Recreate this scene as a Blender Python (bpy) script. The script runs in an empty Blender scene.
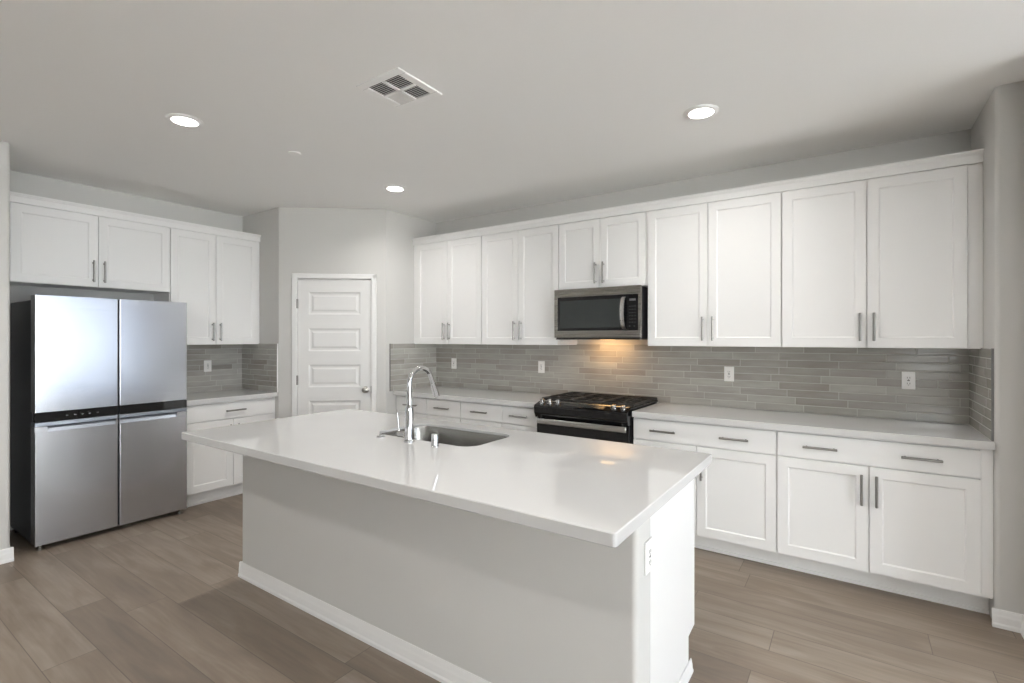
import bpy, bmesh, math
from mathutils import Vector, Matrix
PI = math.pi
S = bpy.context.scene
C = S.collection

# ------------------------------------------------------------ camera, world, exposure
cam_data = bpy.data.cameras.new('camera'); cam = bpy.data.objects.new('camera', cam_data); C.objects.link(cam)
cam_data.sensor_width = 36.0
cam_data.lens = 498.86 / 1024 * 36.0
cam_data.shift_y = -(341.5 - 338.49) / 1024
cam_data.clip_start = 0.05
cam.location = (0, 0, 1.428)
cam.rotation_euler = (PI / 2, 0, math.radians(34.281))
S.camera = cam
S.view_settings.view_transform = 'Standard'
S.view_settings.look = 'None'
S.view_settings.exposure = 1.10
S.view_settings.gamma = 1.0
S.view_settings.use_curve_mapping = False
SKY = 6.9
W = bpy.data.worlds.new('sky'); S.world = W; W.use_nodes = True
bg = W.node_tree.nodes['Background']; bg.inputs[0].default_value = (0.93, 0.965, 1.0, 1); bg.inputs[1].default_value = SKY
LAMP_W = 3.8      # each ceiling downlight
LENS = 7.0
try:
    S.cycles.use_denoising = True
    S.cycles.max_bounces = 12; S.cycles.diffuse_bounces = 8
    S.cycles.sample_clamp_indirect = 6.0
    S.cycles.caustics_reflective = False; S.cycles.caustics_refractive = False
except Exception:
    pass

sun = bpy.data.lights.new('sun', 'SUN'); sun.energy = 42; sun.angle = math.radians(1); sun.color = (1.0, .98, .95)
sun_ob = bpy.data.objects.new('sun', sun); C.objects.link(sun_ob)
sun_ob.rotation_euler = Vector((.50, -.40, -.77)).to_track_quat('-Z', 'Y').to_euler()   # shines away from the windows, onto the unseen ground, for bounce to the ceiling

def portal(name, loc, rot, sx, sy):
    l = bpy.data.lights.new(name, 'AREA'); l.shape = 'RECTANGLE'; l.size = sx; l.size_y = sy
    l.cycles.is_portal = True
    o = bpy.data.objects.new(name, l); C.objects.link(o); o.location = loc; o.rotation_euler = rot
    return o

# ------------------------------------------------------------ key measures (metres)
ZC = 2.68                      # ceiling
YW, XF = 4.006, -5.178         # range wall, fridge wall
XL, XR = -3.725, 0.587         # ends of the range wall
YL = 2.677                     # return wall of the fridge nook
DA = Vector((-3.725, 3.303)); DB = Vector((-4.516, 2.677))   # pantry wall ends
YS = 3.40                      # face of the stub wall at the right
XRW = 0.69                     # right wall of the room
XSL, YSL = -4.46, 0.832        # stub wall at the left
YREAR = -4.3
XE, YN = 4.2, 5.0               # far wall of an invented dining room, there to light the kitchen
CT = 0.914                     # counter height

# ------------------------------------------------------------ materials
def mat(name, col=(.8, .8, .8), rough=.5, metal=0.0, spec=.5, emis=None, es=0, coat=0):
    m = bpy.data.materials.new(name); m.use_nodes = True
    b = m.node_tree.nodes['Principled BSDF']
    b.inputs['Base Color'].default_value = (*col, 1); b.inputs['Roughness'].default_value = rough
    b.inputs['Metallic'].default_value = metal; b.inputs['Specular IOR Level'].default_value = spec
    b.inputs['Coat Weight'].default_value = coat
    if emis:
        b.inputs['Emission Color'].default_value = (*emis, 1); b.inputs['Emission Strength'].default_value = es
    return m
def N(m, t, **kw):
    n = m.node_tree.nodes.new(t)
    for k, v in kw.items(): setattr(n, k, v)
    return n
def LK(m, a, b): m.node_tree.links.new(a, b)
def MATH(m, op, a, b=None):
    n = N(m, 'ShaderNodeMath', operation=op)
    for i, v in enumerate((a, b)):
        if v is None: continue
        if isinstance(v, (int, float)): n.inputs[i].default_value = v
        else: LK(m, v, n.inputs[i])
    return n.outputs[0]
def bump_noise(m, scale, strength, dist=.002, detail=3):
    tc = N(m, 'ShaderNodeTexCoord'); no = N(m, 'ShaderNodeTexNoise'); no.inputs['Scale'].default_value = scale
    no.inputs['Detail'].default_value = detail
    bp = N(m, 'ShaderNodeBump'); bp.inputs['Strength'].default_value = strength; bp.inputs['Distance'].default_value = dist
    LK(m, tc.outputs['Object'], no.inputs['Vector']); LK(m, no.outputs['Fac'], bp.inputs['Height'])
    LK(m, bp.outputs[0], m.node_tree.nodes['Principled BSDF'].inputs['Normal'])
    return m

M = {}
M['wall'] = bump_noise(mat('wall_paint', (.60, .592, .572), .75, spec=.3), 90, .12)
M['ceiling'] = bump_noise(mat('ceiling_paint', (.89, .885, .875), .85, spec=.2), 60, .15)
M['cab'] = bump_noise(mat('cabinet_paint', (.82, .815, .805), .38, spec=.4), 30, .02)
M['trim'] = mat('trim_paint', (.80, .795, .785), .4, spec=.4)
M['door'] = mat('door_paint', (.75, .745, .73), .42, spec=.4)
M['nickel'] = mat('brushed_nickel', (.30, .29, .275), .32, 1)
M['knobmetal'] = mat('satin_nickel', (.42, .40, .37), .28, 1)
M['chrome'] = mat('chrome', (.62, .62, .63), .08, 1)
M['dark'] = mat('black_plastic', (.012, .012, .014), .35)
M['fside'] = bump_noise(mat('fridge_side', (.045, .045, .050), .45), 200, .05)
M['glassblk'] = mat('black_glass', (.006, .006, .007), .06, spec=.6)
M['enamel'] = mat('black_enamel', (.010, .010, .011), .25)
M['iron'] = bump_noise(mat('cast_iron', (.020, .019, .018), .5), 150, .2)
M['plate'] = mat('outlet_plastic', (.86, .85, .83), .35)
M['slot'] = mat('outlet_slot', (.05, .05, .05), .5)
M['ventdark'] = mat('vent_inside', (.10, .10, .105), .7)
M['ventwhite'] = mat('vent_paint', (.90, .895, .885), .45)
M['lens'] = mat('lamp_lens', (1, 1, 1), .4, emis=(1.0, .95, .88), es=LENS)
M['warmlens'] = mat('warm_lamp_lens', (1, .9, .7), .4, emis=(1.0, .62, .25), es=1.2)
M['icon'] = mat('icon_print', (.13, .135, .145), .4)
M['logo'] = mat('logo_print', (.75, .76, .78), .25, .8)
M['display'] = mat('display_glass', (.035, .04, .04), .2)
M['tile_edge'] = mat('tile_edge_trim', (.16, .155, .15), .4)
M['window_frame'] = mat('window_frame_paint', (.8, .8, .8), .4)
M['ground'] = mat('pale_bounce_ground', (.70, .69, .67), .8)  # unseen ground, kept pale to bounce daylight up to the ceiling

def steel(name, col, rough, axis, st=.08):
    """brushed stainless steel; axis = object axis the brushing runs along"""
    m = mat(name, col, rough, 1)
    b = m.node_tree.nodes['Principled BSDF']
    tc = N(m, 'ShaderNodeTexCoord'); mp = N(m, 'ShaderNodeMapping'); sc = [260, 260, 260]; sc[axis] = 2.0
    mp.inputs['Scale'].default_value = sc
    no = N(m, 'ShaderNodeTexNoise'); no.inputs['Scale'].default_value = 1.0; no.inputs['Detail'].default_value = 2
    LK(m, tc.outputs['Object'], mp.inputs['Vector']); LK(m, mp.outputs[0], no.inputs['Vector'])
    bp = N(m, 'ShaderNodeBump'); bp.inputs['Strength'].default_value = st; bp.inputs['Distance'].default_value = .001
    LK(m, no.outputs['Fac'], bp.inputs['Height']); LK(m, bp.outputs[0], b.inputs['Normal'])
    r = N(m, 'ShaderNodeMapRange'); r.inputs['To Min'].default_value = rough - .04; r.inputs['To Max'].default_value = rough + .05
    LK(m, no.outputs['Fac'], r.inputs['Value']); LK(m, r.outputs[0], b.inputs['Roughness'])
    return m
M['steel'] = steel('fridge_steel', (.56, .57, .60), .24, 0)
M['steel_lip'] = steel('fridge_lip_steel', (.34, .37, .42), .38, 0)
M['steel_mw'] = steel('microwave_steel', (.34, .322, .298), .27, 0, .03)
M['steel_range'] = steel('range_steel', (.60, .59, .57), .28, 0)
M['sink'] = steel('sink_steel', (.36, .355, .34), .24, 0)

def quartz():
    m = mat('white_quartz', (.74, .735, .72), .04, spec=.8)
    b = m.node_tree.nodes['Principled BSDF']
    tc = N(m, 'ShaderNodeTexCoord'); no = N(m, 'ShaderNodeTexNoise'); no.inputs['Scale'].default_value = 3.5; no.inputs['Detail'].default_value = 6
    cr = N(m, 'ShaderNodeValToRGB'); cr.color_ramp.elements[0].color = (.59, .587, .58, 1); cr.color_ramp.elements[1].color = (.62, .617, .61, 1)
    LK(m, tc.outputs['Object'], no.inputs['Vector']); LK(m, no.outputs['Fac'], cr.inputs[0]); LK(m, cr.outputs[0], b.inputs['Base Color'])
    return m
M['quartz'] = quartz()

def tile(name, axis):
    """glossy hand-made subway tile in running rows; axis 0: runs along X, 1: along Y"""
    m = mat(name, (.3, .3, .28), .2, spec=.5)
    b = m.node_tree.nodes['Principled BSDF']
    tc = N(m, 'ShaderNodeTexCoord'); sp = N(m, 'ShaderNodeSeparateXYZ'); LK(m, tc.outputs['Object'], sp.inputs[0])
    z = MATH(m, 'DIVIDE', MATH(m, 'SUBTRACT', sp.outputs['Z'], CT), .0515)
    row = MATH(m, 'FLOOR', z); fz = MATH(m, 'FRACT', z)
    wr = N(m, 'ShaderNodeTexWhiteNoise', noise_dimensions='1D'); LK(m, row, wr.inputs['W'])
    half = MATH(m, 'MULTIPLY', MATH(m, 'MODULO', row, 2.0), .5)
    off = MATH(m, 'ADD', half, MATH(m, 'MULTIPLY', MATH(m, 'FLOOR', MATH(m, 'MULTIPLY', wr.outputs['Value'], 2.3)), .333))
    x = MATH(m, 'ADD', MATH(m, 'DIVIDE', MATH(m, 'ADD', sp.outputs['XY'[axis]], 20.0), .305), off)
    col = MATH(m, 'FLOOR', x); fx = MATH(m, 'FRACT', x)
    cb = N(m, 'ShaderNodeCombineXYZ'); LK(m, col, cb.inputs[0]); LK(m, row, cb.inputs[1])
    wn = N(m, 'ShaderNodeTexWhiteNoise', noise_dimensions='3D'); LK(m, cb.outputs[0], wn.inputs['Vector'])
    # cloudy glaze inside each tile
    mp = N(m, 'ShaderNodeMapping'); mp.inputs['Scale'].default_value = (5, 5, 22)
    av = N(m, 'ShaderNodeVectorMath', operation='ADD'); LK(m, tc.outputs['Object'], av.inputs[0])
    LK(m, wn.outputs['Color'], av.inputs[1])
    LK(m, av.outputs[0], mp.inputs['Vector'])
    no = N(m, 'ShaderNodeTexNoise'); no.inputs['Scale'].default_value = 1; no.inputs['Detail'].default_value = 4
    LK(m, mp.outputs[0], no.inputs['Vector'])
    v = MATH(m, 'ADD', MATH(m, 'MULTIPLY', wn.outputs['Value'], .42), MATH(m, 'MULTIPLY', no.outputs['Fac'], .74))
    cr = N(m, 'ShaderNodeValToRGB'); e = cr.color_ramp.elements
    e[0].position = .12; e[0].color = (.265, .240, .208, 1); e[1].position = .95; e[1].color = (.465, .455, .425, 1)
    k = cr.color_ramp.elements.new(.5); k.color = (.35, .338, .308, 1)
    LK(m, v, cr.inputs[0])
    # grout
    ex = MATH(m, 'MULTIPLY', MATH(m, 'MINIMUM', fx, MATH(m, 'SUBTRACT', 1.0, fx)), .305)
    ez = MATH(m, 'MULTIPLY', MATH(m, 'MINIMUM', fz, MATH(m, 'SUBTRACT', 1.0, fz)), .0515)
    ed = MATH(m, 'MINIMUM', ex, ez)
    mr = N(m, 'ShaderNodeMapRange'); mr.inputs['From Min'].default_value = .0008; mr.inputs['From Max'].default_value = .0028; LK(m, ed, mr.inputs['Value'])
    mx = N(m, 'ShaderNodeMix', data_type='RGBA'); LK(m, mr.outputs[0], mx.inputs[0])
    mx.inputs[6].default_value = (.50, .49, .46, 1); LK(m, cr.outputs[0], mx.inputs[7]); LK(m, mx.outputs[2], b.inputs['Base Color'])
    rr = N(m, 'ShaderNodeMapRange'); rr.inputs['To Min'].default_value = .7; rr.inputs['To Max'].default_value = .17
    LK(m, mr.outputs[0], rr.inputs['Value']); LK(m, rr.outputs[0], b.inputs['Roughness'])
    # uneven face: wave noise + pillowed edge
    pil = N(m, 'ShaderNodeMapRange'); pil.inputs['From Max'].default_value = .006; LK(m, ed, pil.inputs['Value'])
    tilt = MATH(m, 'MULTIPLY', MATH(m, 'MULTIPLY', MATH(m, 'SUBTRACT', wn.outputs['Value'], .5), fx), 2.2)
    hh = MATH(m, 'ADD', MATH(m, 'ADD', MATH(m, 'MULTIPLY', pil.outputs[0], .8), MATH(m, 'MULTIPLY', no.outputs['Fac'], 1.6)), tilt)
    bp = N(m, 'ShaderNodeBump'); bp.inputs['Strength'].default_value = .8; bp.inputs['Distance'].default_value = .0018
    LK(m, hh, bp.inputs['Height']); LK(m, bp.outputs[0], b.inputs['Normal'])
    return m
M['tile_x'] = tile('grey_glazed_tile_along_x', 0); M['tile_y'] = tile('grey_glazed_tile_along_y', 1)

def planks():
    m = mat('grey_oak_planks', (.3, .25, .2), .42, spec=.4)
    b = m.node_tree.nodes['Principled BSDF']; PW, PL = .1915, 1.22
    tc = N(m, 'ShaderNodeTexCoord'); sp = N(m, 'ShaderNodeSeparateXYZ'); LK(m, tc.outputs['Object'], sp.inputs[0])
    y = MATH(m, 'DIVIDE', MATH(m, 'ADD', sp.outputs['Y'], 20.051), PW); row = MATH(m, 'FLOOR', y); fy = MATH(m, 'FRACT', y)
    wr = N(m, 'ShaderNodeTexWhiteNoise', noise_dimensions='1D'); LK(m, row, wr.inputs['W'])
    x = MATH(m, 'ADD', MATH(m, 'DIVIDE', MATH(m, 'ADD', sp.outputs['X'], 20.0), PL), wr.outputs['Value'])
    col = MATH(m, 'FLOOR', x); fx = MATH(m, 'FRACT', x)
    cb = N(m, 'ShaderNodeCombineXYZ'); LK(m, col, cb.inputs[0]); LK(m, row, cb.inputs[1])
    wn = N(m, 'ShaderNodeTexWhiteNoise', noise_dimensions='3D'); LK(m, cb.outputs[0], wn.inputs['Vector'])
    off = N(m, 'ShaderNodeVectorMath', operation='SCALE'); LK(m, wn.outputs['Color'], off.inputs[0]); off.inputs['Scale'].default_value = 9
    av = N(m, 'ShaderNodeVectorMath', operation='ADD'); LK(m, tc.outputs['Object'], av.inputs[0]); LK(m, off.outputs[0], av.inputs[1])
    def grain(scl, sc, det, dist=0):
        mp = N(m, 'ShaderNodeMapping'); mp.inputs['Scale'].default_value = scl; LK(m, av.outputs[0], mp.inputs['Vector'])
        no = N(m, 'ShaderNodeTexNoise'); no.inputs['Scale'].default_value = sc; no.inputs['Detail'].default_value = det
        no.inputs['Distortion'].default_value = dist; LK(m, mp.outputs[0], no.inputs['Vector']); return no.outputs['Fac']
    g1 = grain((1.2, 7, 1), 1.6, 4, .8); g2 = grain((3, 60, 1), 1.0, 3)
    v = MATH(m, 'ADD', MATH(m, 'ADD', MATH(m, 'MULTIPLY', wn.outputs['Value'], .30), MATH(m, 'MULTIPLY', g1, .74)), MATH(m, 'MULTIPLY', g2, .26))
    cr = N(m, 'ShaderNodeValToRGB'); e = cr.color_ramp.elements
    e[0].position = .30; e[0].color = (.150, .121, .099, 1); e[1].position = 1.0; e[1].color = (.345, .290, .235, 1)
    k = e.new(.64); k.color = (.225, .178, .138, 1)
    LK(m, v, cr.inputs[0])
    ed = MATH(m, 'MINIMUM', MATH(m, 'MULTIPLY', MATH(m, 'MINIMUM', fx, MATH(m, 'SUBTRACT', 1.0, fx)), PL), MATH(m, 'MULTIPLY', MATH(m, 'MINIMUM', fy, MATH(m, 'SUBTRACT', 1.0, fy)), PW))
    mr = N(m, 'ShaderNodeMapRange'); mr.inputs['From Min'].default_value = .0006; mr.inputs['From Max'].default_value = .0022; LK(m, ed, mr.inputs['Value'])
    mx = N(m, 'ShaderNodeMix', data_type='RGBA'); LK(m, mr.outputs[0], mx.inputs[0]); mx.inputs[6].default_value = (.12, .095, .075, 1)
    LK(m, cr.outputs[0], mx.inputs[7]); LK(m, mx.outputs[2], b.inputs['Base Color'])
    bp = N(m, 'ShaderNodeBump'); bp.inputs['Strength'].default_value = .25; bp.inputs['Distance'].default_value = .001
    LK(m, MATH(m, 'ADD', mr.outputs[0], MATH(m, 'MULTIPLY', g2, .5)), bp.inputs['Height']); LK(m, bp.outputs[0], b.inputs['Normal'])
    return m
M['floor'] = planks()

# ------------------------------------------------------------ mesh helpers
class MB:
    def __init__(self): self.bm = bmesh.new()
    def box(self, x0, x1, y0, y1, z0, z1, bev=0, seg=2):
        b = bmesh.new(); bmesh.ops.create_cube(b, size=1)
        for v in b.verts:
            v.co = Vector(((x0 + x1) / 2 + v.co.x * (x1 - x0), (y0 + y1) / 2 + v.co.y * (y1 - y0), (z0 + z1) / 2 + v.co.z * (z1 - z0)))
        if bev: bmesh.ops.bevel(b, geom=b.edges[:], offset=bev, segments=seg, affect='EDGES', profile=.5)
        return self._add(b)
    def _add(self, b, mtx=None):
        me = bpy.data.meshes.new('t'); b.to_mesh(me); b.free()
        if mtx: me.transform(mtx)
        self.bm.from_mesh(me); bpy.data.meshes.remove(me); return self
    def lathe(self, prof, seg=32, mtx=None, cap=True):
        """prof: list of (r, z) revolved round z"""
        b = bmesh.new(); rings = []
        for r, z in prof:
            if r < 1e-6: rings.append([b.verts.new((0, 0, z))])
            else: rings.append([b.verts.new((r * math.cos(2 * PI * i / seg), r * math.sin(2 * PI * i / seg), z)) for i in range(seg)])
        for a, c in zip(rings, rings[1:]):
            for i in range(seg):
                j = (i + 1) % seg
                q = [a[i % len(a)], a[j % len(a)], c[j % len(c)], c[i % len(c)]]
                q2 = []
                for v in q:
                    if v not in q2: q2.append(v)
                if len(q2) > 2: b.faces.new(q2)
        if cap:
            for rg in (rings[0], rings[-1]):
                if len(rg) > 2: b.faces.new(rg)
        bmesh.ops.recalc_face_normals(b, faces=b.faces)
        return self._add(b, mtx)
    def cyl(self, p0, p1, r, seg=20, r1=None, bev=0):
        p0, p1 = Vector(p0), Vector(p1); d = p1 - p0; L = d.length; r1 = r if r1 is None else r1
        mt = Matrix.Translation(p0) @ d.to_track_quat('Z', 'Y').to_matrix().to_4x4()
        pr = [(r, 0), (r1, L)] if not bev else [(r - bev, 0), (r, bev), (r1, L - bev), (r1 - bev, L)]
        return self.lathe(pr, seg, mt)
    def tube(self, pts, rad, seg=16):
        pts = [Vector(p) for p in pts]; b = bmesh.new(); rings = []
        rs = rad if isinstance(rad, (list, tuple)) else [rad] * len(pts)
        up = None
        for i, p in enumerate(pts):
            t = (pts[min(i + 1, len(pts) - 1)] - pts[max(i - 1, 0)]).normalized()
            if up is None:
                up = t.orthogonal().normalized()
            up = (up - t * up.dot(t)).normalized(); s = t.cross(up)
            rings.append([b.verts.new(p + (up * math.cos(2 * PI * k / seg) + s * math.sin(2 * PI * k / seg)) * rs[i]) for k in range(seg)])
        for a, c in zip(rings, rings[1:]):
            for k in range(seg): b.faces.new((a[k], a[(k + 1) % seg], c[(k + 1) % seg], c[k]))
        b.faces.new(rings[0]); b.faces.new(rings[-1])
        bmesh.ops.recalc_face_normals(b, faces=b.faces)
        return self._add(b)
    def prism(self, poly, axis, a0, a1):
        """poly: 2D outline; axis 0: poly in (y,z) extruded along x; 1: (x,z) along y; 2: (x,y) along z"""
        b = bmesh.new()
        def pt(p, a): return ((a, p[0], p[1]), (p[0], a, p[1]), (p[0], p[1], a))[axis]
        v0 = [b.verts.new(pt(p, a0)) for p in poly]; v1 = [b.verts.new(pt(p, a1)) for p in poly]
        b.faces.new(v0); b.faces.new(v1); n = len(poly)
        for i in range(n): b.faces.new((v0[i], v0[(i + 1) % n], v1[(i + 1) % n], v1[i]))
        bmesh.ops.recalc_face_normals(b, faces=b.faces)
        return self._add(b)
    def quadgrid(self, verts, faces):
        b = bmesh.new(); vs = [b.verts.new(v) for v in verts]
        for f in faces: b.faces.new([vs[i] for i in f])
        bmesh.ops.recalc_face_normals(b, faces=b.faces)
        return self._add(b)
    def build(self, name, m, parent=None, loc=None, smooth=False):
        me = bpy.data.meshes.new(name); self.bm.to_mesh(me); self.bm.free()
        me.materials.append(m)
        o = bpy.data.objects.new(name, me); C.objects.link(o)
        if parent: o.parent = parent
        if loc: o.location = loc
        if smooth:
            for p in me.polygons: p.use_smooth = True
            try: me.set_sharp_from_angle(angle=math.radians(35))
            except Exception: pass
        return o
def thing(name, label, cat, loc=(0, 0, 0), rz=0, group=None):
    o = bpy.data.objects.new(name, None); C.objects.link(o); o.empty_display_size = .1
    o.location = loc; o.rotation_euler = (0, 0, rz); o['label'] = label; o['category'] = cat
    if group: o['group'] = group
    return o
def struct(o): o['kind'] = 'structure'; return o

# ------------------------------------------------------------ room shell
T = .12
struct(MB().box(-5.6, XE + .1, YREAR - .2, 5.2, -.05, 0).build('floor', M['floor']))
struct(MB().box(-5.6, XE + .1, YREAR - .2, 5.2, ZC, ZC + .1).build('ceiling', M['ceiling']))
struct(MB().box(XL - T, XR + T, YW, YW + T, 0, ZC).build('wall_back', M['wall']))
struct(MB().box(XF - T, XF, YSL - T, YL + T, 0, ZC).build('wall_left', M['wall']))
struct(MB().box(XF, DB.x, YL, YL + T, 0, ZC).build('wall_nook', M['wall']))
# pantry wall, with the door opening; local frame runs along the wall
tdir = (DA - DB).normalized(); DL = (DA - DB).length; drot = math.atan2(tdir.y, tdir.x)
D0, D1, DH = .168, .875, 2.006
w = MB().box(0, D0, 0, .11, 0, ZC).box(D1, DL, 0, .11, 0, ZC).box(D0, D1, 0, .11, DH, ZC)
o = struct(w.build('wall_pantry', M['wall'])); o.location = (DB.x, DB.y, 0); o.rotation_euler.z = drot
struct(MB().box(XL - T, XL, DA.y, YW, 0, ZC).build('wall_pantry_return', M['wall']))
struct(MB().box(XF - T, XF, YL + T, YW + T, 0, ZC).box(XF, XL - T, YW, YW + T, 0, ZC).build('wall_pantry_back', M['wall']))  # unseen pantry walls, added to stop light leaking round the door
def arc(cx, cy, r, a0, a1, n=8):
    return [(cx + r * math.cos(math.radians(a0 + (a1 - a0) * i / n)), cy + r * math.sin(math.radians(a0 + (a1 - a0) * i / n))) for i in range(n + 1)]
rb = .022
# right stub with a rounded outer corner
poly = [(XR, YW + T), (XR, YS + rb)] + arc(XR + rb, YS + rb, rb, 180, 270)[1:] + [(XRW + .14, YS), (XRW + .14, YW + T)]
struct(MB().prism(poly, 2, 0, ZC).build('wall_stub_right', M['wall'], smooth=True))
# left stub with a rounded outer corner
poly = [(XF - T, YSL), (XSL - rb, YSL)] + arc(XSL - rb, YSL - rb, rb, 90, 0)[1:] + [(XSL, YREAR), (XSL - .14, YREAR), (XSL - .14, YSL - .13), (XF - T, YSL - .13)]
struct(MB().prism(poly, 2, 0, ZC).build('wall_stub_left', M['wall'], smooth=True))

def wall_with_holes(name, fixed0, fixed1, a0, a1, holes, axis):
    """axis 0: wall runs along x; 1: along y.  holes: (a0, a1, z0, z1) sorted"""
    mb = MB()
    def bx(p, q, z0, z1):
        if q - p < 1e-4 or z1 - z0 < 1e-4: return
        if axis == 0: mb.box(p, q, fixed0, fixed1, z0, z1)
        else: mb.box(fixed0, fixed1, p, q, z0, z1)
    cur = a0
    for h0, h1, z0, z1 in holes:
        bx(cur, h0, 0, ZC); bx(h0, h1, 0, z0); bx(h0, h1, z1, ZC); cur = h1
    bx(cur, a1, 0, ZC)
    return struct(mb.build(name, M['wall']))
struct(MB().box(XRW, XRW + .14, 3.05, YS, 0, ZC).build('wall_right', M['wall']))
EW = [(-3.0, -2.0, .75, 2.2), (-.5, 2.0, .05, 2.35), (2.3, 4.15, .05, 2.40)]  # last one is inferred from the fridge reflection; the others are added for light
wall_with_holes('wall_dining', XE, XE + T, YREAR, YN + T, EW, 1)
struct(MB().box(XR + .24, XE, YN, YN + T, 0, ZC).build('wall_dining_back', M['wall']))
struct(MB().box(XR + .12, XR + .24, YW + T, YN + T, 0, ZC).build('wall_dining_side', M['wall']))
BW = [(.9, 1.9, 1.2, 2.4), (2.3, 3.5, .9, 2.3)]  # invented rear windows, added for light from behind the camera
wall_with_holes('wall_rear', YREAR - T, YREAR, XSL - .14, XE + T, BW, 0)

def pane(name, col):
    m = bpy.data.materials.new(name); m.use_nodes = True; nt = m.node_tree; nt.nodes.clear()
    o = nt.nodes.new('ShaderNodeOutputMaterial'); t = nt.nodes.new('ShaderNodeBsdfTransparent'); g = nt.nodes.new('ShaderNodeBsdfGlossy')
    x = nt.nodes.new('ShaderNodeMixShader'); x.inputs[0].default_value = .05; t.inputs[0].default_value = (*col, 1); g.inputs['Roughness'].default_value = .02
    nt.links.new(t.outputs[0], x.inputs[1]); nt.links.new(g.outputs[0], x.inputs[2]); nt.links.new(x.outputs[0], o.inputs[0]); return m
M['clear_pane'] = pane('clear_window_glass', (.96, .97, .97)); M['dimming_pane'] = pane('dimming_window_pane', (.40, .43, .475))  # second pane is darkened and blued to dim the window in the fridge reflection
def window(n, axis, pos, a0, a1, z0, z1, mull, dimmed=False):
    mb = MB(); f = .045; d0, d1 = pos
    def bx(p, q, u, v):
        if axis == 1: mb.box(d0, d1, p, q, u, v)
        else: mb.box(p, q, d0, d1, u, v)
    bx(a0, a0 + f, z0, z1); bx(a1 - f, a1, z0, z1); bx(a0 + f, a1 - f, z0, z0 + f); bx(a0 + f, a1 - f, z1 - f, z1)
    if mull: c = (a0 + a1) / 2; bx(c - .03, c + .03, z0 + f, z1 - f)
    fr = struct(mb.build('window_%d' % n, M['window_frame']))
    c = (d0 + d1) / 2; pb = MB(); e = .001
    if axis == 1: pb.box(c - .003, c + .003, a0 + f + e, a1 - f - e, z0 + f + e, z1 - f - e)
    else: pb.box(a0 + f + e, a1 - f - e, c - .003, c + .003, z0 + f + e, z1 - f - e)
    pb.build('glass', M['dimming_pane'] if dimmed else M['clear_pane'], fr)
window(1, 1, (XE + .05, XE + .09), *EW[1], True)
window(4, 1, (XE + .05, XE + .09), *EW[2], False, True)
window(2, 1, (XE + .05, XE + .09), *EW[0], True)
window(3, 0, (YREAR - .09, YREAR - .05), *BW[0], True)
window(5, 0, (YREAR - .09, YREAR - .05), *BW[1], True)
for i, (a0, a1, z0, z1) in enumerate(EW):
    portal('window_portal', (XE + T + .02, (a0 + a1) / 2, (z0 + z1) / 2), (0, PI / 2, 0), z1 - z0, a1 - a0)
for i, (a0, a1, z0, z1) in enumerate(BW):
    portal('window_portal', ((a0 + a1) / 2, YREAR - T - .02, (z0 + z1) / 2), (PI / 2, 0, 0), a1 - a0, z1 - z0)
struct(MB().box(XE + .13, 18, -16, 14, -.12, -.06).box(-14, XE + .12, -16, YREAR - .21, -.12, -.06).build('ground', M['ground']))

# baseboards
BH = .088
def bb_prof(s=1, h=BH, t=.014):       # outline in (out, z)
    return [(0, 0), (t * 1.15, 0), (t * 1.15, h * .16), (t * .85, h * .26), (t * .75, h * .6), (t * .6, h * .72), (t * .5, h * .9), (t * .35, h), (0, h)]
def bb_x(y, sgn, x0, x1): return MB().prism([(y + sgn * a, z) for a, z in bb_prof()], 0, x0, x1)
def bb_y(x, sgn, y0, y1): return MB().prism([(x + sgn * a, z) for a, z in bb_prof()], 1, y0, y1)
struct(bb_x(YS, -1, XR - .012, XRW).build('baseboard_right', M['trim']))
struct(bb_y(XRW, -1, 3.05, YS - .01).build('baseboard_right_side', M['trim']))
o = bb_y(XSL, 1, YREAR, YSL + .0135)
struct(o.build('baseboard_left', M['trim']))
struct(bb_x(YSL, 1, XF, XSL).build('baseboard_left_nook', M['trim']))
struct(bb_x(YREAR, 1, XSL, XE).build('baseboard_rear', M['trim']))
for a, b in ((0.0, D0 - .042), (D1 + .042, DL + .0)):
    o = struct(bb_x(0, -1, a, b).build('baseboard_pantry', M['trim'])); o.location = (DB.x, DB.y, 0); o.rotation_euler.z = drot
# pantry door casing
CW = .042
w = MB()
w.box(D0 - CW, D0, -.016, 0, 0, DH + CW, .004).box(D1, D1 + CW, -.016, 0, 0, DH + CW, .004).box(D0 - CW, D1 + CW, -.016, 0, DH, DH + CW, .004)
w.box(D0 - .003, D0 + .004, -.014, .11, 0, DH).box(D1 - .004, D1 + .003, -.014, .11, 0, DH).box(D0, D1, -.014, .11, DH - .004, DH + .003)
w.box(D0 + .004, D0 + .016, .045, .06, 0, DH - .004).box(D1 - .016, D1 - .004, .045, .06, 0, DH - .004)
o = struct(w.build('trim_1', M['trim'])); o.location = (DB.x, DB.y, 0); o.rotation_euler.z = drot
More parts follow.
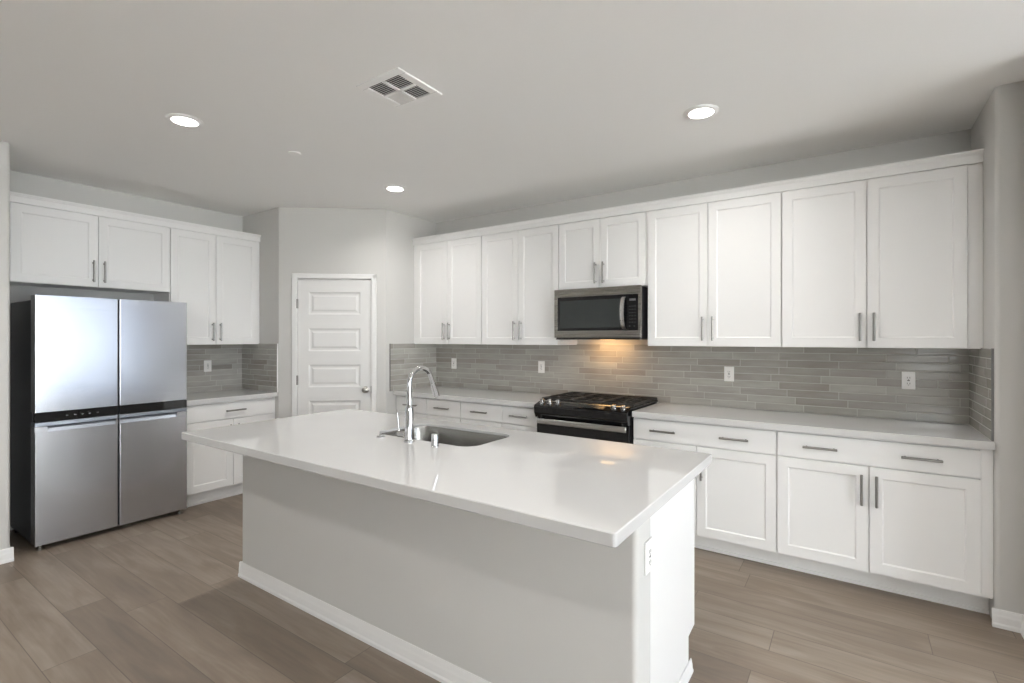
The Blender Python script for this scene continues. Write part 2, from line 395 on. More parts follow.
# pantry door: five raised panels
def panel_slab(x0, x1, z0, z1, yf, yb, panels, prof):
    """slab with front at yf (towards -y), panels = rects, prof = list of (inset, depth) steps"""
    xs = sorted({x0, x1} | {p[0] for p in panels} | {p[1] for p in panels}); zs = sorted({z0, z1} | {p[2] for p in panels} | {p[3] for p in panels})
    b = bmesh.new()
    def q(pts): b.faces.new([b.verts.new(p) for p in pts])
    for i in range(len(xs) - 1):
        for j in range(len(zs) - 1):
            cx, cz = (xs[i] + xs[i + 1]) / 2, (zs[j] + zs[j + 1]) / 2
            if any(p[0] < cx < p[1] and p[2] < cz < p[3] for p in panels): continue
            q([(xs[i], yf, zs[j]), (xs[i + 1], yf, zs[j]), (xs[i + 1], yf, zs[j + 1]), (xs[i], yf, zs[j + 1])])
    for a0, a1, c0, c1 in panels:
        last = [(a0, yf, c0), (a1, yf, c0), (a1, yf, c1), (a0, yf, c1)]
        for ins, dep in prof:
            cur = [(a0 + ins, yf + dep, c0 + ins), (a1 - ins, yf + dep, c0 + ins), (a1 - ins, yf + dep, c1 - ins), (a0 + ins, yf + dep, c1 - ins)]
            for k in range(4): q([last[k], last[(k + 1) % 4], cur[(k + 1) % 4], cur[k]])
            last = cur
        q(last)
    q([(x0, yb, z0), (x0, yb, z1), (x1, yb, z1), (x1, yb, z0)])
    q([(x0, yf, z0), (x0, yb, z0), (x1, yb, z0), (x1, yf, z0)]); q([(x0, yf, z1), (x1, yf, z1), (x1, yb, z1), (x0, yb, z1)])
    q([(x0, yf, z0), (x0, yf, z1), (x0, yb, z1), (x0, yb, z0)]); q([(x1, yf, z0), (x1, yb, z0), (x1, yb, z1), (x1, yf, z1)])
    bmesh.ops.remove_doubles(b, verts=b.verts, dist=1e-5); bmesh.ops.recalc_face_normals(b, faces=b.faces)
    mb = MB(); mb._add(b); return mb
pans = [(.277, .762, z0, z1) for z0, z1 in ((1.660, 1.872), (1.307, 1.524), (.962, 1.176), (.617, .831), (.262, .476))]
dr = bpy.data.objects.new('door_1', None); C.objects.link(dr); dr.location = (DB.x, DB.y, 0); dr.rotation_euler.z = drot; struct(dr)
panel_slab(D0 + .007, D1 - .007, .008, DH - .008, .006, .042, pans, [(.004, .006), (.014, .010), (.028, .010), (.044, .003)]).build('door_leaf', M['door'], dr)
k = MB(); mt = Matrix.Translation((.815, .006, .935)) @ Matrix.Rotation(PI / 2, 4, 'X')
k.lathe([(0, 0), (.032, 0), (.032, .005), (.026, .009), (.012, .012), (.011, .03), (.016, .034), (.026, .042), (.0285, .052), (.025, .062), (.014, .068), (0, .069)], 28, mt)
k.build('door_knob', M['knobmetal'], dr, smooth=True)
for z in (.28, 1.03, 1.76):
    MB().cyl((D0 + .004, -.010, z - .045), (D0 + .004, -.010, z + .045), .007).box(D0 - .001, D0 + .012, -.008, .004, z - .045, z + .045).build('hinge', M['nickel'], dr)
MB().box(D1 - .010, D1 - .001, -.012, .004, .90, .97).build('strike_plate', M['nickel'], dr)

# ------------------------------------------------------------ tile backsplashes
t = thing('tile_backsplash', 'grey glazed tile backsplash behind the range, between long counter and wall cabinets', 'backsplash')
MB().box(XL + .0005, XR - .0005, YW - .010, YW - .0005, CT, 1.38).build('back_panel', M['tile_x'], t)
MB().box(XL, XL + .010, 3.349, YW - .010, CT, 1.378).build('side_panel', M['tile_y'], t)
MB().box(XR - .010, XR, YS + .022, YW - .010, CT, 1.378).build('side_panel', M['tile_y'], t)
MB().box(XL, XL + .0105, 3.345, 3.349, CT, 1.378).build('edge_strip', M['tile_edge'], t)
MB().box(XR - .0105, XR, YS + .018, YS + .022, CT, 1.378).build('edge_strip', M['tile_edge'], t)
t = thing('tile_backsplash', 'small grey tile backsplash in the nook right of the refrigerator', 'backsplash')
MB().box(XF, XF + .010, 1.88, YL, CT, 1.38).build('back_panel', M['tile_y'], t)
MB().box(XF + .010, DB.x - .014, YL - .010, YL, CT, 1.38).build('side_panel', M['tile_x'], t)
MB().box(DB.x - .014, DB.x - .009, YL - .011, YL, CT, 1.38).build('edge_strip', M['trim'], t)

# ------------------------------------------------------------ cabinets
def pull(parent, x, z, yfront, vertical, L=.168, name='handle'):
    """bar pull; x, z = centre; front of the door at yfront"""
    mb = MB(); r = .007; y = yfront - .030; h = L / 2
    if vertical:
        mb.cyl((x, y, z - h), (x, y, z + h), r, 14, bev=.0015)
        for s in (-1, 1): mb.cyl((x, yfront + .0005, z + s * (h - .018)), (x, y, z + s * (h - .018)), .0055, 12)
    else:
        mb.cyl((x - h, y, z), (x + h, y, z), r, 14, bev=.0015)
        for s in (-1, 1): mb.cyl((x + s * (h - .018), yfront + .0005, z), (x + s * (h - .018), y, z), .0055, 12)
    return mb.build(name, M['nickel'], parent, smooth=True)
STILE = .056
def shaker(parent, x0, x1, z0, z1, yf, yb, name='door'):
    g = .0024
    return panel_slab(x0 + g, x1 - g, z0, z1, yf, yb, [(x0 + STILE, x1 - STILE, z0 + STILE, z1 - STILE)], [(.002, .0004), (.009, .0060)]).build(name, M['cab'], parent)
def slab_front(parent, x0, x1, z0, z1, yf, yb):
    g = .0024
    return MB().box(x0 + g, x1 - g, yf, yb, z0, z1, .0015, 1).build('drawer', M['cab'], parent)

def upper(label, org, rz, x0, x1, z0, z1, doors, fill_l=0, fill_r=0, hz=None, ydf=0, depth=.325):
    """local frame: y = 0 is the door front, +y goes to the wall. doors: list of (x0, x1, handle side)"""
    t = thing('wall_cabinet', label, 'cabinet', org, rz, None)
    b = MB().box(x0 + .0005, x1 - .0005, .020, depth, z0, z1 + .060)
    b.build('body', M['cab'], t)
    for a, c, side in doors:
        d = shaker(t, a, c, z0 + .003, z1, 0, .0195)
        if side:
            hx = c - .034 if side == 'r' else a + .034
            pull(d, hx, hz or z0 + .125, 0, True)
    for a, c in ((x0, x0 + fill_l), (x1 - fill_r, x1)):
        if c - a > .01: MB().box(a, c, .012, .0195, z0, z1).build('filler_strip', M['cab'], t)
    return t
YD = 3.660
UP = YW - .001 - YD
R = (0, YD, 0)
upper('tall white wall cabinet at the pantry end, leftmost over the long counter', R, 0, XL + .001, -2.837, 1.372, 2.378, [(-3.680, -3.261, 'r'), (-3.261, -2.839, 'l')], .045, 0, depth=UP)
upper('tall white wall cabinet just left of the microwave', R, 0, -2.837, -2.025, 1.372, 2.378, [(-2.835, -2.431, 'r'), (-2.431, -2.027, 'l')], depth=UP)
upper('short white wall cabinet directly above the microwave', R, 0, -2.025, -1.270, 1.828, 2.378, [(-2.023, -1.651, 'r'), (-1.651, -1.280, 'l')], 0, 0, 1.948, depth=UP)
upper('tall white wall cabinet just right of the microwave', R, 0, -1.270, -.378, 1.372, 2.378, [(-1.266, -.834, 'r'), (-.834, -.380, 'l')], depth=UP)
upper('tall white wall cabinet at the far right, ending at the stub wall', R, 0, -.378, XR - .001, 1.372, 2.378, [(-.376, .073, 'r'), (.073, .524, 'l')], 0, .061, depth=UP)
def crown(label, org, rz, x0, x1, ret=None):
    t = thing('crown_molding', label, 'molding', org, rz)
    pr = [(.019, 2.382), (-.003, 2.382), (-.003, 2.424), (-.008, 2.430), (-.012, 2.438), (-.016, 2.440), (-.016, 2.450), (.06, 2.450), (.06, 2.4395), (.019, 2.4395)]
    MB().prism(pr, 0, x0, x1).build('molding_strip', M['cab'], t)
crown('long white top molding over the five cabinets of the range wall', R, 0, XL + .001, XR - .001)
# fridge wall: local x = world Y, local +y = world -X
XD = -4.842
LOR = (XD, 0, 0); LR = PI / 2; UD = XD - XF - .001
upper('wide short white wall cabinet above the refrigerator', LOR, LR, YSL + .002, 1.889, 1.826, 2.378, [(.900, 1.394, 'r'), (1.394, 1.887, 'l')], .060, 0, 1.945, depth=UD)
upper('white wall cabinet in the nook between refrigerator and pantry', LOR, LR, 1.889, YL - .001, 1.372, 2.378, [(1.891, 2.262, 'r'), (2.262, 2.655, 'l')], 0, .020, 1.488, depth=UD)
crown('white top molding over the two cabinets of the refrigerator wall', LOR, LR, YSL + .002, YL - .001)

def base(label, org, rz, x0, x1, depth, fronts, fill_l=0, fill_r=0, toe=.11):
    """fronts: ('door', x0, x1, side) or ('drawer', x0, x1, [pull xs])"""
    t = thing('base_cabinet', label, 'cabinet', org, rz)
    MB().box(x0 + .0005, x1 - .0005, .020, depth, .115, CT - .041).build('body', M['cab'], t)
    MB().box(x0 + .0005, x1 - .0005, toe, depth, 0, .1145).box(x0 + .0005, x1 - .0005, toe - .008, toe, 0, .018).build('toe_kick', M['cab'], t)
    for f in fronts:
        if f[0] == 'door':
            d = shaker(t, f[1], f[2], .125, .712, 0, .0195)
            if f[3]: pull(d, f[2] - .034 if f[3] == 'r' else f[1] + .034, .583, 0, True, .172)
        else:
            d = slab_front(t, f[1], f[2],   .720, .861, 0, .0195)
            for hx in f[3]: pull(d, hx, .790, 0, False, .172)
    for a, c in ((x0, x0 + fill_l), (x1 - fill_r, x1)):
        if c - a > .008: MB().box(a, c, .012, .0195, .125, .868).build('filler_strip', M['cab'], t)
    return t
YB = 3.420; BD = YW - .001 - YB; RB = (0, YB, 0)
base('white base cabinet with two drawers at the pantry end of the long counter', RB, 0, XL + .001, -2.889, BD, [('drawer', -3.700, -3.303, [-3.503]), ('drawer', -3.303, -2.891, [-3.097]), ('door', -3.700, -3.303, 'r'), ('door', -3.303, -2.891, 'l')], .025)
base('white base cabinet with one drawer, second from the range on its left', RB, 0, -2.889, -2.434, BD, [('drawer', -2.887, -2.436, [-2.665]), ('door', -2.887, -2.436, 'r')])
base('narrow white base cabinet touching the left side of the range', RB, 0, -2.434, -2.070, BD, [('drawer', -2.432, -2.080, [-2.254]), ('door', -2.432, -2.080, 'l')], 0, .010)
base('white base cabinet with a wide drawer just right of the range', RB, 0, -1.290, -.379, BD, [('drawer', -1.288, -.381, [-1.072, -.620]), ('door', -1.288, -.852, 'r'), ('door', -.852, -.381, 'l')])
base('white base cabinet with a wide drawer at the far right, by the stub wall', RB, 0, -.379, XR - .001, BD, [('drawer', -.377, .541, [-.155, .304]), ('door', -.377, .078, 'r'), ('door', .078, .541, 'l')], 0, .045)
XB = -4.566; LB = (XB, 0, 0)
base('white base cabinet in the nook right of the refrigerator', LB, LR, 1.892, YL - .001, XB - XF - .001, [('drawer', 1.896, 2.652, [2.294]), ('door', 1.896, 2.281, 'r'), ('door', 2.281, 2.652, 'l')], 0, .024, .085)

# ------------------------------------------------------------ countertops
def top_slab(mb, x0, x1, y0, y1): return mb.box(x0, x1, y0, y1, CT - .040, CT, .0025, 2)
def one(o, label, cat): o['label'] = label; o['category'] = cat; return o
one(top_slab(MB(), XL + .0005, -2.070, 3.387, YW - .0105).build('countertop', M['quartz']), 'white quartz countertop left of the range, running to the pantry side', 'countertop')
one(top_slab(MB(), -1.285, XR - .0005, 3.387, YW - .0105).build('countertop', M['quartz']), 'white quartz countertop right of the range, running to the stub wall', 'countertop')
one(top_slab(MB(), XF + .0105, -4.536, 1.890, YL - .0005).build('countertop', M['quartz']), 'short white quartz countertop in the nook beside the refrigerator', 'countertop')

# ------------------------------------------------------------ island
IX0, IX1, IY0, IY1 = -3.045, -.514, 1.238, 2.342
SX0, SX1, SY0, SY1, SRr = -2.165, -1.480, 1.822, 2.205, .085
def rrect(x0, x1, y0, y1, r, n=8):
    return arc(x1 - r, y0 + r, r, -90, 0, n) + arc(x1 - r, y1 - r, r, 0, 90, n) + arc(x0 + r, y1 - r, r, 90, 180, n) + arc(x0 + r, y0 + r, r, 180, 270, n)
def slab_with_hole():
    b = bmesh.new(); e = .003
    outer = rrect(IX0, IX1, IY0, IY1, .012, 4); hole = rrect(SX0, SX1, SY0, SY1, SRr)
    outi = rrect(IX0 + e, IX1 - e, IY0 + e, IY1 - e, .010, 4); 
    def ring(pts, z): return [b.verts.new((x, y, z)) for x, y in pts]
    zt, zb = CT, CT - .040
    A = ring(outi, zt); B = ring(outer, zt - e); Cc = ring(outer, zb + e); Dd = ring(outi, zb)
    D2 = ring(rrect(IX0 + .018, IX1 - .018, IY0 + .018, IY1 - .018, .010, 4), zb); D3 = ring(rrect(IX0 + .018, IX1 - .018, IY0 + .018, IY1 - .018, .010, 4), zt - .014)
    H = ring(hole, zt); H2 = ring(hole, zt - .014)
    def band(p, q):
        n = len(p)
        for i in range(n): b.faces.new((p[i], p[(i + 1) % n], q[(i + 1) % n], q[i]))
    band(A, B); band(B, Cc); band(Cc, Dd); band(Dd, D2); band(D2, D3); band(H, H2)
    for O_, I_ in ((A, H), (D3, H2)):
        ed = []
        for L in (O_, I_):
            for i in range(len(L)):
                ed.append(b.edges.get((L[i], L[(i + 1) % len(L)])) or b.edges.new((L[i], L[(i + 1) % len(L)])))
        bmesh.ops.triangle_fill(b, use_beauty=True, use_dissolve=False, edges=ed)
    bmesh.ops.recalc_face_normals(b, faces=b.faces)
    mb = MB(); mb._add(b); return mb
one(slab_with_hole().build('island_countertop', M['quartz']), 'large white quartz countertop on the kitchen island, with the sink cut into it', 'countertop')
t = thing('kitchen_island', 'kitchen island with a grey painted front and white cabinet end', 'island', ((IX0 + IX1) / 2, 1.9, 0))
def loc_part(mb, name, m, par=None, **k):
    o = mb.build(name, m, par or t, **k); o.matrix_parent_inverse = Matrix.Translation(-t.location); return o
BX0, BX1, BY0, BY1 = -3.030, -.576, 1.562, 2.276
kw = arc(BX1 - .018, BY0 + .018, .020, -90, 0) + [(BX1 + .002, BY0 + .125), (BX0, BY0 + .125)] + arc(BX0 + .02, BY0 + .018, .020, 180, 270)
loc_part(MB().prism(kw, 2, 0, CT - .041), 'knee_wall', M['wall'], smooth=True)
loc_part(MB().box(BX0 + .02, BX0 + .04, BY0 + .126, 2.18, 0, CT - .041).box(BX0 + .02, BX0 + .04, 2.18, BY1 - .02, .115, CT - .041)
         .box(BX0 + .041, BX1 - .021, BY0 + .126, BY0 + .14, .115, CT - .041).box(BX0 + .041, BX1 - .021, BY0 + .14, BY1 - .021, .115, .135)
         .box(BX0 + .041, BX1 - .021, BY1 - .04, BY1 - .0205, .135, .2).box(BX0 + .041, BX1 - .021, BY1 - .04, BY1 - .0205, .80, CT - .041), 'cabinet_body', M['cab'])
loc_part(MB().prism([(BY0 + .126, 0), (2.181, 0), (2.181, .158), (BY1, .165), (BY1, CT - .041), (BY0 + .126, CT - .041)], 0, BX1 - .020, BX1), 'end_panel', M['cab'])
loc_part(MB().box(BX0 + .041, BX1 - .021, 2.165, 2.18, 0, .114), 'toe_kick', M['cab'])
bbm = MB().prism([(BY0 - a, z) for a, z in bb_prof()], 0, BX0 - .012, BX1 + .014)
bbm.prism([(BX1 + .002 + a, z) for a, z in bb_prof(h=.055, t=.011)], 1, BY0 - .010, 2.205)
bbm.prism([(BX0 - a, z) for a, z in bb_prof()], 1, BY0 - .012, BY0 + .125)
loc_part(bbm, 'baseboard', M['trim'])
wdt = (BX1 - BX0 - .044) / 5
for i in range(5):        # fronts face the range
    a = BX0 + .022 + i * wdt
    d = panel_slab(-wdt / 2 + .0018, wdt / 2 - .0018, .125, .864, 0, .0195, [(-wdt / 2 + STILE, wdt / 2 - STILE, .125 + STILE, .864 - STILE)], [(.0025, .0005), (.010, .0085)]).build('door', M['cab'], t)
    d.location = (a + wdt / 2 - t.location.x, BY1 - t.location.y, 0); d.rotation_euler.z = PI
    pull(d, (wdt / 2 - .034) * (1 if i % 2 else -1), .76, 0, True, .172)

# outlets ------------------------------------------------------------
def outlet(label, org, rz, kind='duplex'):
    t = thing('wall_outlet', label, 'outlet', org, rz, None)
    MB().box(-.034, .034, -.006, 0, -.055, .055, .002).build('cover_plate', M['plate'], t)
    if kind == 'switch':
        MB().box(-.018, .018, -.009, -.0062, -.034, .034, .001).build('rocker', M['plate'], t)
    else:
        f = MB().box(-.018, .018, -.008, -.0062, -.035, .035, .001).build('socket_face', M['plate'], t)
        s = MB()
        for dz in (-.018, .018):
            s.box(-.0075, -.0050, -.0088, -.0082, dz - .005, dz + .005).box(.0050, .0075, -.0088, -.0082, dz - .005, dz + .005).box(-.002, .002, -.0088, -.0082, dz - .012, dz - .008)
        s.box(-.006, .006, -.0088, -.0082, -.003, .003)
        s.build('socket_holes', M['slot'], f)
    return t
yo = YW - .0105
outlet('white outlet on the range wall tiles, farthest left beside the faucet', (-3.46, yo, 1.165), 0)
outlet('white outlet on the tiles a little left of the range', (-2.390, yo, 1.163), 0)
outlet('white outlet on the tiles just right of the range', (-.759, yo, 1.163), 0)
outlet('white outlet at the far right of the range wall tiles', (.293, yo, 1.164), 0)
outlet('white outlet on the nook tiles beside the refrigerator', (XF + .0105, 2.336, 1.161), PI / 2)
t2 = outlet('white outlet on the end of the island under the counter overhang', (BX1 + .0025, BY0 + .098, .690), PI / 2)

# ------------------------------------------------------------ sink, faucet
t = thing('undermount_sink', 'stainless steel undermount sink basin set in the island', 'sink', (0, 0, 0))
def basin():
    b = bmesh.new(); cfg = [(-.018, CT - .0155, SRr + .018), (.002, CT - .0155, SRr), (.004, CT - .022, SRr), (.012, CT - .18, SRr - .01), (.020, CT - .215, SRr - .02), (.045, CT - .232, SRr - .035), (.10, CT - .236, .03)]
    prev = None; first = None
    for ins, z, r in cfg:
        ring = [b.verts.new((x, y, z)) for x, y in rrect(SX0 + ins, SX1 - ins, SY0 + ins, SY1 - ins, max(r, .02))]
        if prev:
            n = len(ring)
            for i in range(n): b.faces.new((prev[i], prev[(i + 1) % n], ring[(i + 1) % n], ring[i]))
        prev = ring
    b.faces.new(prev); bmesh.ops.recalc_face_normals(b, faces=b.faces)
    for f in b.faces: pass
    mb = MB(); mb._add(b); return mb
ob = basin().build('basin', M['sink'], t, smooth=True)
sm = ob.modifiers.new('thickness', 'SOLIDIFY'); sm.thickness = .0015; sm.offset = 0
dx, dy, dz = (SX0 + SX1) / 2, (SY0 + SY1) / 2, CT - .236
MB().lathe([(.052, .0015), (.050, .004), (.040, .003), (.036, .0012), (.012, .002), (0, .003)], 28, Matrix.Translation((dx, dy, dz)), cap=False).build('drain', M['chrome'], t, smooth=True)
fx, fy = -1.822, 1.765
t = thing('kitchen_faucet', 'tall chrome gooseneck faucet standing at the island sink', 'faucet', (fx, fy, CT))
MB().lathe([(0, 0), (.027, 0), (.027, .006), (.0225, .012), (.0215, .06), (.0205, .155), (.019, .175), (.0145, .185), (0, .186)], 32).build('body', M['chrome'], t, smooth=True)
pts = [(0, 0, .18), (0, 0, .22), (0, 0, .265)]
Rr = .080
for i in range(1, 19):
    a = PI - PI * i / 18 * .90
    pts.append((0, Rr + Rr * math.cos(a), .283 + Rr * math.sin(a)))
e = Vector(pts[-1]); dirv = (Vector(pts[-1]) - Vector(pts[-2])).normalized()
pts.append(tuple(e + dirv * .03))
MB().tube(pts, .0125, 18).build('gooseneck', M['chrome'], t, smooth=True)
p0 = e + dirv * .025
MB().cyl(p0, p0 + dirv * .085, .0145, 24, .0175, .003).build('spray_head', M['chrome'], t, smooth=True)
lv = MB().cyl((-.018, 0, .035), (-.080, 0, .035), .0135, 20, bev=.002).cyl((-.020, 0, .035), (-.030, 0, .035), .017, 20)
lv.tube([(-.072, 0, .040), (-.076, 0, .07), (-.084, -.002, .140)], [.006, .0055, .0045], 12)
lv.build('lever_handle', M['chrome'], t, smooth=True)
t = one(MB().lathe([(0, 0), (.020, 0), (.020, .004), (.0178, .006), (.0178, .054), (.016, .059), (0, .060)], 28).build('air_gap', M['chrome'], loc=(-1.640, 1.755, CT), smooth=True), 'short chrome air gap cylinder on the island right of the faucet', 'air gap')
t = one(MB().lathe([(0, 0), (.024, 0), (.024, .004), (.021, .007), (.013, .008), (.013, .012), (.011, .014), (0, .014)], 28).build('disposal_button', M['chrome'], loc=(-2.030, 1.766, CT), smooth=True), 'low round metal disposal button on the island left of the faucet', 'button')

# ------------------------------------------------------------ refrigerator (local x = world Y, local y: 0 = door front, + to the wall)
t = thing('refrigerator', 'four door stainless steel refrigerator with dark sides against the left wall', 'refrigerator', (-4.492, 0, 0), LR)
F0, F1, FM = .954, 1.874, 1.414
MB().box(F0 + .006, F1 - .006, .100, .655, .035, 1.690, .004).build('case', M['fside'], t)
MB().box(F0 + .02, F1 - .02, .060, .100, .03, .08).build('kick_grille', M['dark'], t)
def fdoor(a, c, z0, z1, name):
    # gently crowned door front
    pts = [(c, .095), (a, .095)]; e = .005
    fr = [(a, e)] + [(a + e - e * math.cos(q), e - e * math.sin(q)) for q in (.4, .8, 1.2)] + [(a + e, 0), (c - e, 0)] + [(c - e + e * math.cos(q), e - e * math.sin(q)) for q in (1.2, .8, .4)] + [(c, e)]
    mb = MB().prism(pts + fr, 2, z0, z1)
    return mb.build(name, M['steel'], t)
ul = fdoor(F0, FM - .005, .931, 1.720, 'door')
ur = fdoor(FM + .005, F1, .931, 1.720, 'door')
# dark side skins of the doors
for a, c, z0, z1 in ((F0 - .0008, F0 - .0002, .931, 1.720),): pass
MB().box(F0 + .012, F1 - .012, .020, .094, .860, .930).box(FM - .0045, FM + .0045, .030, .0945, .04, 1.715).build('center_band', M['dark'], t)
bl = MB().box(F0 + .001, FM - .005, .003, .0195, .864, .929, .002).build('control_panel', M['glassblk'], t)
for k_, xx in enumerate((1.12, 1.165, 1.205, 1.245, 1.29)):
    MB().box(xx - .006, xx + .006, .0024, .0029, .893, .899).build('control_icon', M['icon'], bl)
MB().box(FM + .005, F1 - .001, .003, .0195, .864, .929, .002).build('control_panel', M['glassblk'], t)
for a, c, s0, s1 in ((F0, FM - .005, F0 + .065, FM - .018), (FM + .005, F1, FM + .010, F1 - .075)):
    d = fdoor(a, c, .040, .796, 'door')
    # top part of the lower door around a scooped pocket handle
    MB().box(a, s0, .004, .0945, .7965, .8345).build('door_top', M['steel'], d)
    MB().box(s1, c, .004, .0945, .7965, .8345).build('door_top', M['steel'], d)
    MB().box(a, c, .002, .0945, .8350, .8620, .003).build('door_lip', M['steel_lip'], d)
    sc_ = [(.003, .7965), (.006, .802), (.012, .812), (.018, .822), (.022, .8300), (.060, .8300), (.060, .7965)]
    MB().prism([(y, z) for y, z in sc_], 0, s0 + .0005, s1 - .0005).build('pocket_handle', M['steel_lip'], d, smooth=True)
    MB().box(s0 + .001, s1 - .001, .024, .060, .8303, .8347).build('handle_shadow_gap', M['dark'], d)
lg = MB()
lx, lz = 1.775, 1.655
for i in range(16):
    a0, a1 = 2 * PI * i / 16, 2 * PI * (i + 1) / 16
    lg.tube([(lx + .011 * math.cos(a0), .0045, lz + .0045 * math.sin(a0)), (lx + .011 * math.cos(a1), .0045, lz + .0045 * math.sin(a1))], .0008, 6)
lg.box(lx + .014, lx + .036, .0035, .0045, lz - .0035, lz + .0015)
lg.build('maker_badge', M['logo'], ur)
for x in (F0 + .05, F1 - .05):
    MB().box(x - .035, x + .035, .055, .165, 1.691, 1.712, .004).build('hinge_cover', M['dark'], t)
for x in (F0 + .035, F1 - .035):
    for y in (.045, .60):
        MB().lathe([(0, 0), (.018, 0), (.018, .012), (.010, .014), (.010, .0345), (0, .0345)], 16, Matrix.Translation((x, y, 0))).build('foot', M['knobmetal'] if y < .1 else M['dark'], t, smooth=True)

# ------------------------------------------------------------ range (y absolute)
t = thing('gas_range', 'black slide-in gas range with a steel oven handle, set between the counters', 'range', (-1.680, 0, 0))
HW = .382
MB().box(-HW, HW, 3.400, 3.990, .055, .905).build('body', M['enamel'], t)
MB().box(-HW + .02, HW - .02, 3.44, 3.97, .012, .055).build('plinth', M['dark'], t)
MB().box(-HW - .004, HW + .004, 3.425, 3.990, .9155, .934, .004).box(-HW + .004, HW - .004, 3.43, 3.985, .905, .916).build('cooktop', M['enamel'], t)
cp = MB().prism([(3.399, .812), (3.352, .812), (3.334, .850), (3.330, .895), (3.336, .906), (3.350, .912), (3.424, .934), (3.424, .905), (3.399, .905)], 0, -HW, HW).build('control_panel', M['glassblk'], t)
slope = math.atan2(.022, .074)
nrm = Vector((0, -math.sin(slope), math.cos(slope)))
for x in (-.340, -.272, -.200, .262, .333):
    c0 = Vector((x, 3.388, .9236)); mt = Matrix.Translation(c0) @ nrm.to_track_quat('Z', 'Y').to_matrix().to_4x4()
    kn = MB().lathe([(.024, 0), (.024, .004), (.019, .006), (.0175, .026), (.0150, .029), (0, .029)], 24, mt).build('knob', M['chrome'], t, smooth=True)
q = MB().prism([(3.362, .9163), (3.412, .9312), (3.4118, .9322), (3.3618, .9173)], 0, -.135, .190).build('touch_display', M['display'], cp)
MB().prism([(3.4135, .9314), (3.4235, .9346), (3.4225, .9376), (3.4125, .9344)], 0, -HW + .02, HW - .02).build('steel_trim', M['steel_range'], t)
dd = MB().box(-HW + .002, HW - .002, 3.370, 3.399, .225, .806, .004).build('oven_door', M['glassblk'], t)
MB().box(-.29, .29, 3.3685, 3.3697, .33, .64).build('oven_window', M['display'], dd)
hb = MB().box(-.350, .376, 3.318, 3.330, .768, .808, .004, 3)
for s in (-1, 1): hb.box(s * .338 - .012, s * .338 + .012, 3.330, 3.3695, .774, .802, .003)
hb.build('oven_handle', M['steel_range'], dd, smooth=True)
dw = MB().box(-HW + .002, HW - .002, 3.372, 3.399, .060, .218, .004).build('storage_drawer', M['steel_range'], t)
for cx in (-.258, 0, .258):
    g = MB(); w2 = .126; y0, y1 = 3.462, 3.972; z0, z1 = .940, .955
    for yy in (y0, y1): g.box(cx - w2, cx + w2, yy - .006, yy + .006, z0, z1, .002, 1)
    for xx in (cx - w2, cx + w2): g.box(xx - .006 + (.006 if xx < cx else -.006), xx + .006 + (.006 if xx < cx else -.006), y0, y1, z0, z1, .002, 1)
    for yy in (3.575, 3.715, 3.855): g.box(cx - w2, cx + w2, yy - .0045, yy + .0045, z0 + .001, z1, .0015, 1)
    g.box(cx - .0045, cx + .0045, y0, y1, z0 + .001, z1, .0015, 1)
    for xx in (cx - w2 + .008, cx + w2 - .008):
        for yy in (y0, y1): g.box(xx - .006, xx + .006, yy - .006, yy + .006, .934, z0 + .003)
    g.build('grate', M['iron'], t)
for x, y, r in ((-.258, 3.59, .045), (-.258, 3.84, .036), (0, 3.715, .050), (.258, 3.59, .045), (.258, 3.84, .036)):
    MB().lathe([(0, .934), (r + .012, .934), (r + .010, .939), (r, .941), (r - .004, .9475), (0, .949)], 26, Matrix.Translation((x, y, 0))).build('burner', M['iron'], t, smooth=True)
for s in (-1, 1):
    for y in (3.47, 3.94): MB().lathe([(0, 0), (.016, 0), (.016, .0125), (0, .0125)], 14, Matrix.Translation((s * .34, y, 0))).build('foot', M['dark'], t)

# ------------------------------------------------------------ microwave
t = thing('microwave', 'stainless over-the-range microwave with black window and curved steel handle', 'microwave', (-1.658, 0, 0))
a0, a1 = -.368, .366
MB().box(a0 + .002, a1 - .010, 3.622, YW - .011, 1.428, 1.822, .003).build('case', M['fside'], t)
fr = MB()
fr.box(a0, a1, 3.590, 3.620, 1.761, 1.8265, .003).box(a0, a1, 3.590, 3.620, 1.434, 1.490, .003).box(a0, a0 + .030, 3.590, 3.620, 1.489, 1.762, .001).box(a1 - .022, a1, 3.590, 3.620, 1.489, 1.762, .001)
fr.build('steel_frame', M['steel_mw'], t)
gd = MB().box(a0 + .031, a1 - .023, 3.594, 3.620, 1.4905, 1.7605).build('door_glass', M['glassblk'], t)
MB().box(a0 + .050, .205, 3.5925, 3.5938, 1.512, 1.732).build('window_screen', M['display'], gd)
pd = MB()
pd.box(.275, .325, 3.5920, 3.5938, 1.712, 1.728)
pd.build('clock_display', M['icon'], gd)
pb = MB()
for i in range(6):
    for j in range(3): pb.box(.272 + j * .020, .285 + j * .020, 3.5928, 3.5938, 1.668 - i * .024, 1.673 - i * .024)
for j in range(2): pb.lathe([(.006, 0), (.006, .001), (0, .001)], 12, Matrix.Translation((.278 + .036 * j, 3.5938, 1.522)) @ Matrix.Rotation(PI / 2, 4, 'X'))
pb.build('keypad', mat('keypad_print', (.045, .048, .05), .4), gd)
hp = []
for i in range(17):
    u = i / 16; hp.append((.232, 3.592 - .006 - .040 * math.sin(PI * u) ** .6 if 0 < i < 16 else 3.592, 1.502 + .242 * u))
hd = MB()
n_ = len(hp); b = bmesh.new(); rings = []
for i, (x, y, z) in enumerate(hp):
    rings.append([b.verts.new(p) for p in ((x - .015, y + .008, z), (x - .013, y - .002, z), (x, y - .005, z), (x + .013, y - .002, z), (x + .015, y + .008, z))])
for p, q_ in zip(rings, rings[1:]):
    for k_ in range(5): b.faces.new((p[k_], p[(k_ + 1) % 5], q_[(k_ + 1) % 5], q_[k_]))
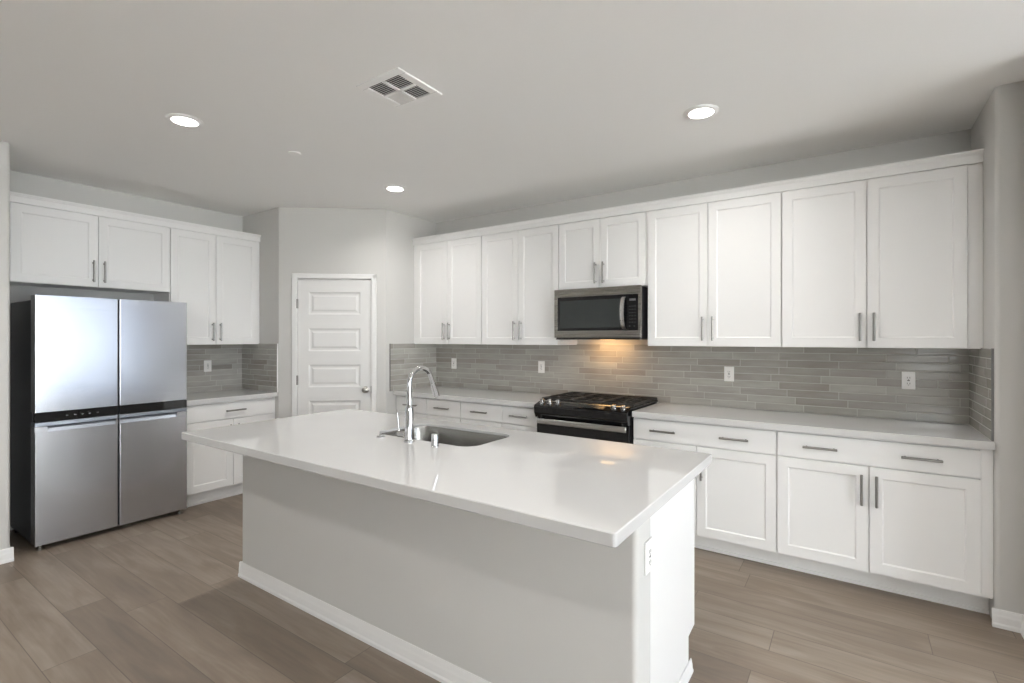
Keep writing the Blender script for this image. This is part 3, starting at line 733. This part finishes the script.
b.faces.new(rings[0]); b.faces.new(rings[-1]); bmesh.ops.recalc_face_normals(b, faces=b.faces)
hd._add(b); hd.build('handle', M['steel_range'], t, smooth=True)
MB().box(a0 + .01, a1 - .01, 3.600, YW - .03, 1.420, 1.4275).build('underside_vent', M['dark'], t)
ll = MB().box(-.055, .055, 3.80, 3.85, 1.4165, 1.4195).build('task_lamp', M['warmlens'], t)
l = bpy.data.lights.new('task_lamp_light', 'AREA'); l.shape = 'RECTANGLE'; l.size = .30; l.size_y = .11; l.energy = .85; l.color = (1.0, .56, .21)
lo = bpy.data.objects.new('task_lamp_light', l); C.objects.link(lo); lo.parent = t; lo.location = (-.035, 3.86, 1.412); lo.rotation_euler = (math.radians(20), 0, 0)

# ------------------------------------------------------------ ceiling fixtures
def downlight(label, x, y):
    t = thing('ceiling_downlight', label, 'ceiling light', (x, y, ZC), 0, 'recessed ceiling downlights')
    MB().lathe([(.092, 0), (.092, -.003), (.080, -.009), (.065, -.008), (.0645, -.002)], 40, cap=False).build('trim_ring', M['ventwhite'], t, smooth=True)
    MB().lathe([(.0640, -.001), (.0640, -.006), (0, -.0065)], 36, cap=False).build('lens', M['lens'], t, smooth=True)
    l = bpy.data.lights.new('downlight_light', 'AREA'); l.shape = 'DISK'; l.size = .13; l.energy = LAMP_W; l.color = (1.0, .98, .95); l.spread = math.radians(150)
    lo = bpy.data.objects.new('downlight_light', l); C.objects.link(lo); lo.parent = t; lo.location = (0, 0, -.014)
    return t
downlight('round lit downlight in the ceiling over the refrigerator side, leftmost of three', -3.165, 1.308)
downlight('round lit downlight in the ceiling nearest the pantry door, smallest of three', -3.145, 2.885)
downlight('round lit downlight in the ceiling toward the right, near the long cabinets', -.690, 2.868)
downlight('added fill downlight above the near end of the island, outside the picture', -.690, 1.308)  # unseen lamp, added to light the kitchen
for x, lb in ((-3.165, 'left'), (-.690, 'right')):  # invented row of lamps, added to brighten the cabinet fronts
    downlight('added fill downlight behind the camera, the %s one of that row, outside the picture' % lb, x, -.30)
t = one(MB().lathe([(0, 0), (.040, 0), (.040, -.004), (.036, -.007), (0, -.008)], 32).build('sprinkler_cover', M['ventwhite'], loc=(-3.11, 1.957, ZC), smooth=True), 'small flat round cover disc on the ceiling between downlights', 'sprinkler cover')
t = thing('ceiling_vent', 'square white air vent register with louvres on the ceiling', 'air vent', (-1.880, 1.755, ZC))
vw = .152; vi = .108
MB().box(-vw, vw, -vw, -vi, -.008, 0, .003, 1).box(-vw, vw, vi, vw, -.008, 0, .003, 1).box(-vw, -vi, -vi, vi, -.008, 0, .003, 1).box(vi, vw, -vi, vi, -.008, 0, .003, 1).box(-.008, .008, -vi, vi, -.009, -.001).box(-vi, vi, -.008, .008, -.009, -.001).build('frame', M['ventwhite'], t)
MB().box(-vi, vi, -vi, vi, -.002, -.0005).build('backing', M['ventdark'], t)
for sx in (-1, 1):
    for sy in (-1, 1):
        lv = MB(); n = 7; g0 = .012; g1 = vi - .002
        for i in range(n):
            c = g0 + (g1 - g0) * (i + .5) / n; 
            tilt = .55 if (sx, sy) != (-1, 1) else -.55
            dz_ = .0035; dxy = .0035
            a, b2 = (sy * c - dxy, -.0025 - (dz_ if tilt > 0 else 0)), (sy * c + dxy, -.0025 - (0 if tilt > 0 else dz_))
            lv.prism([a, b2, (b2[0], b2[1] - .0012), (a[0], a[1] - .0012)], 0, min(sx * g0, sx * g1), max(sx * g0, sx * g1))
        lv.build('louvre_bank', M['ventwhite'], t)
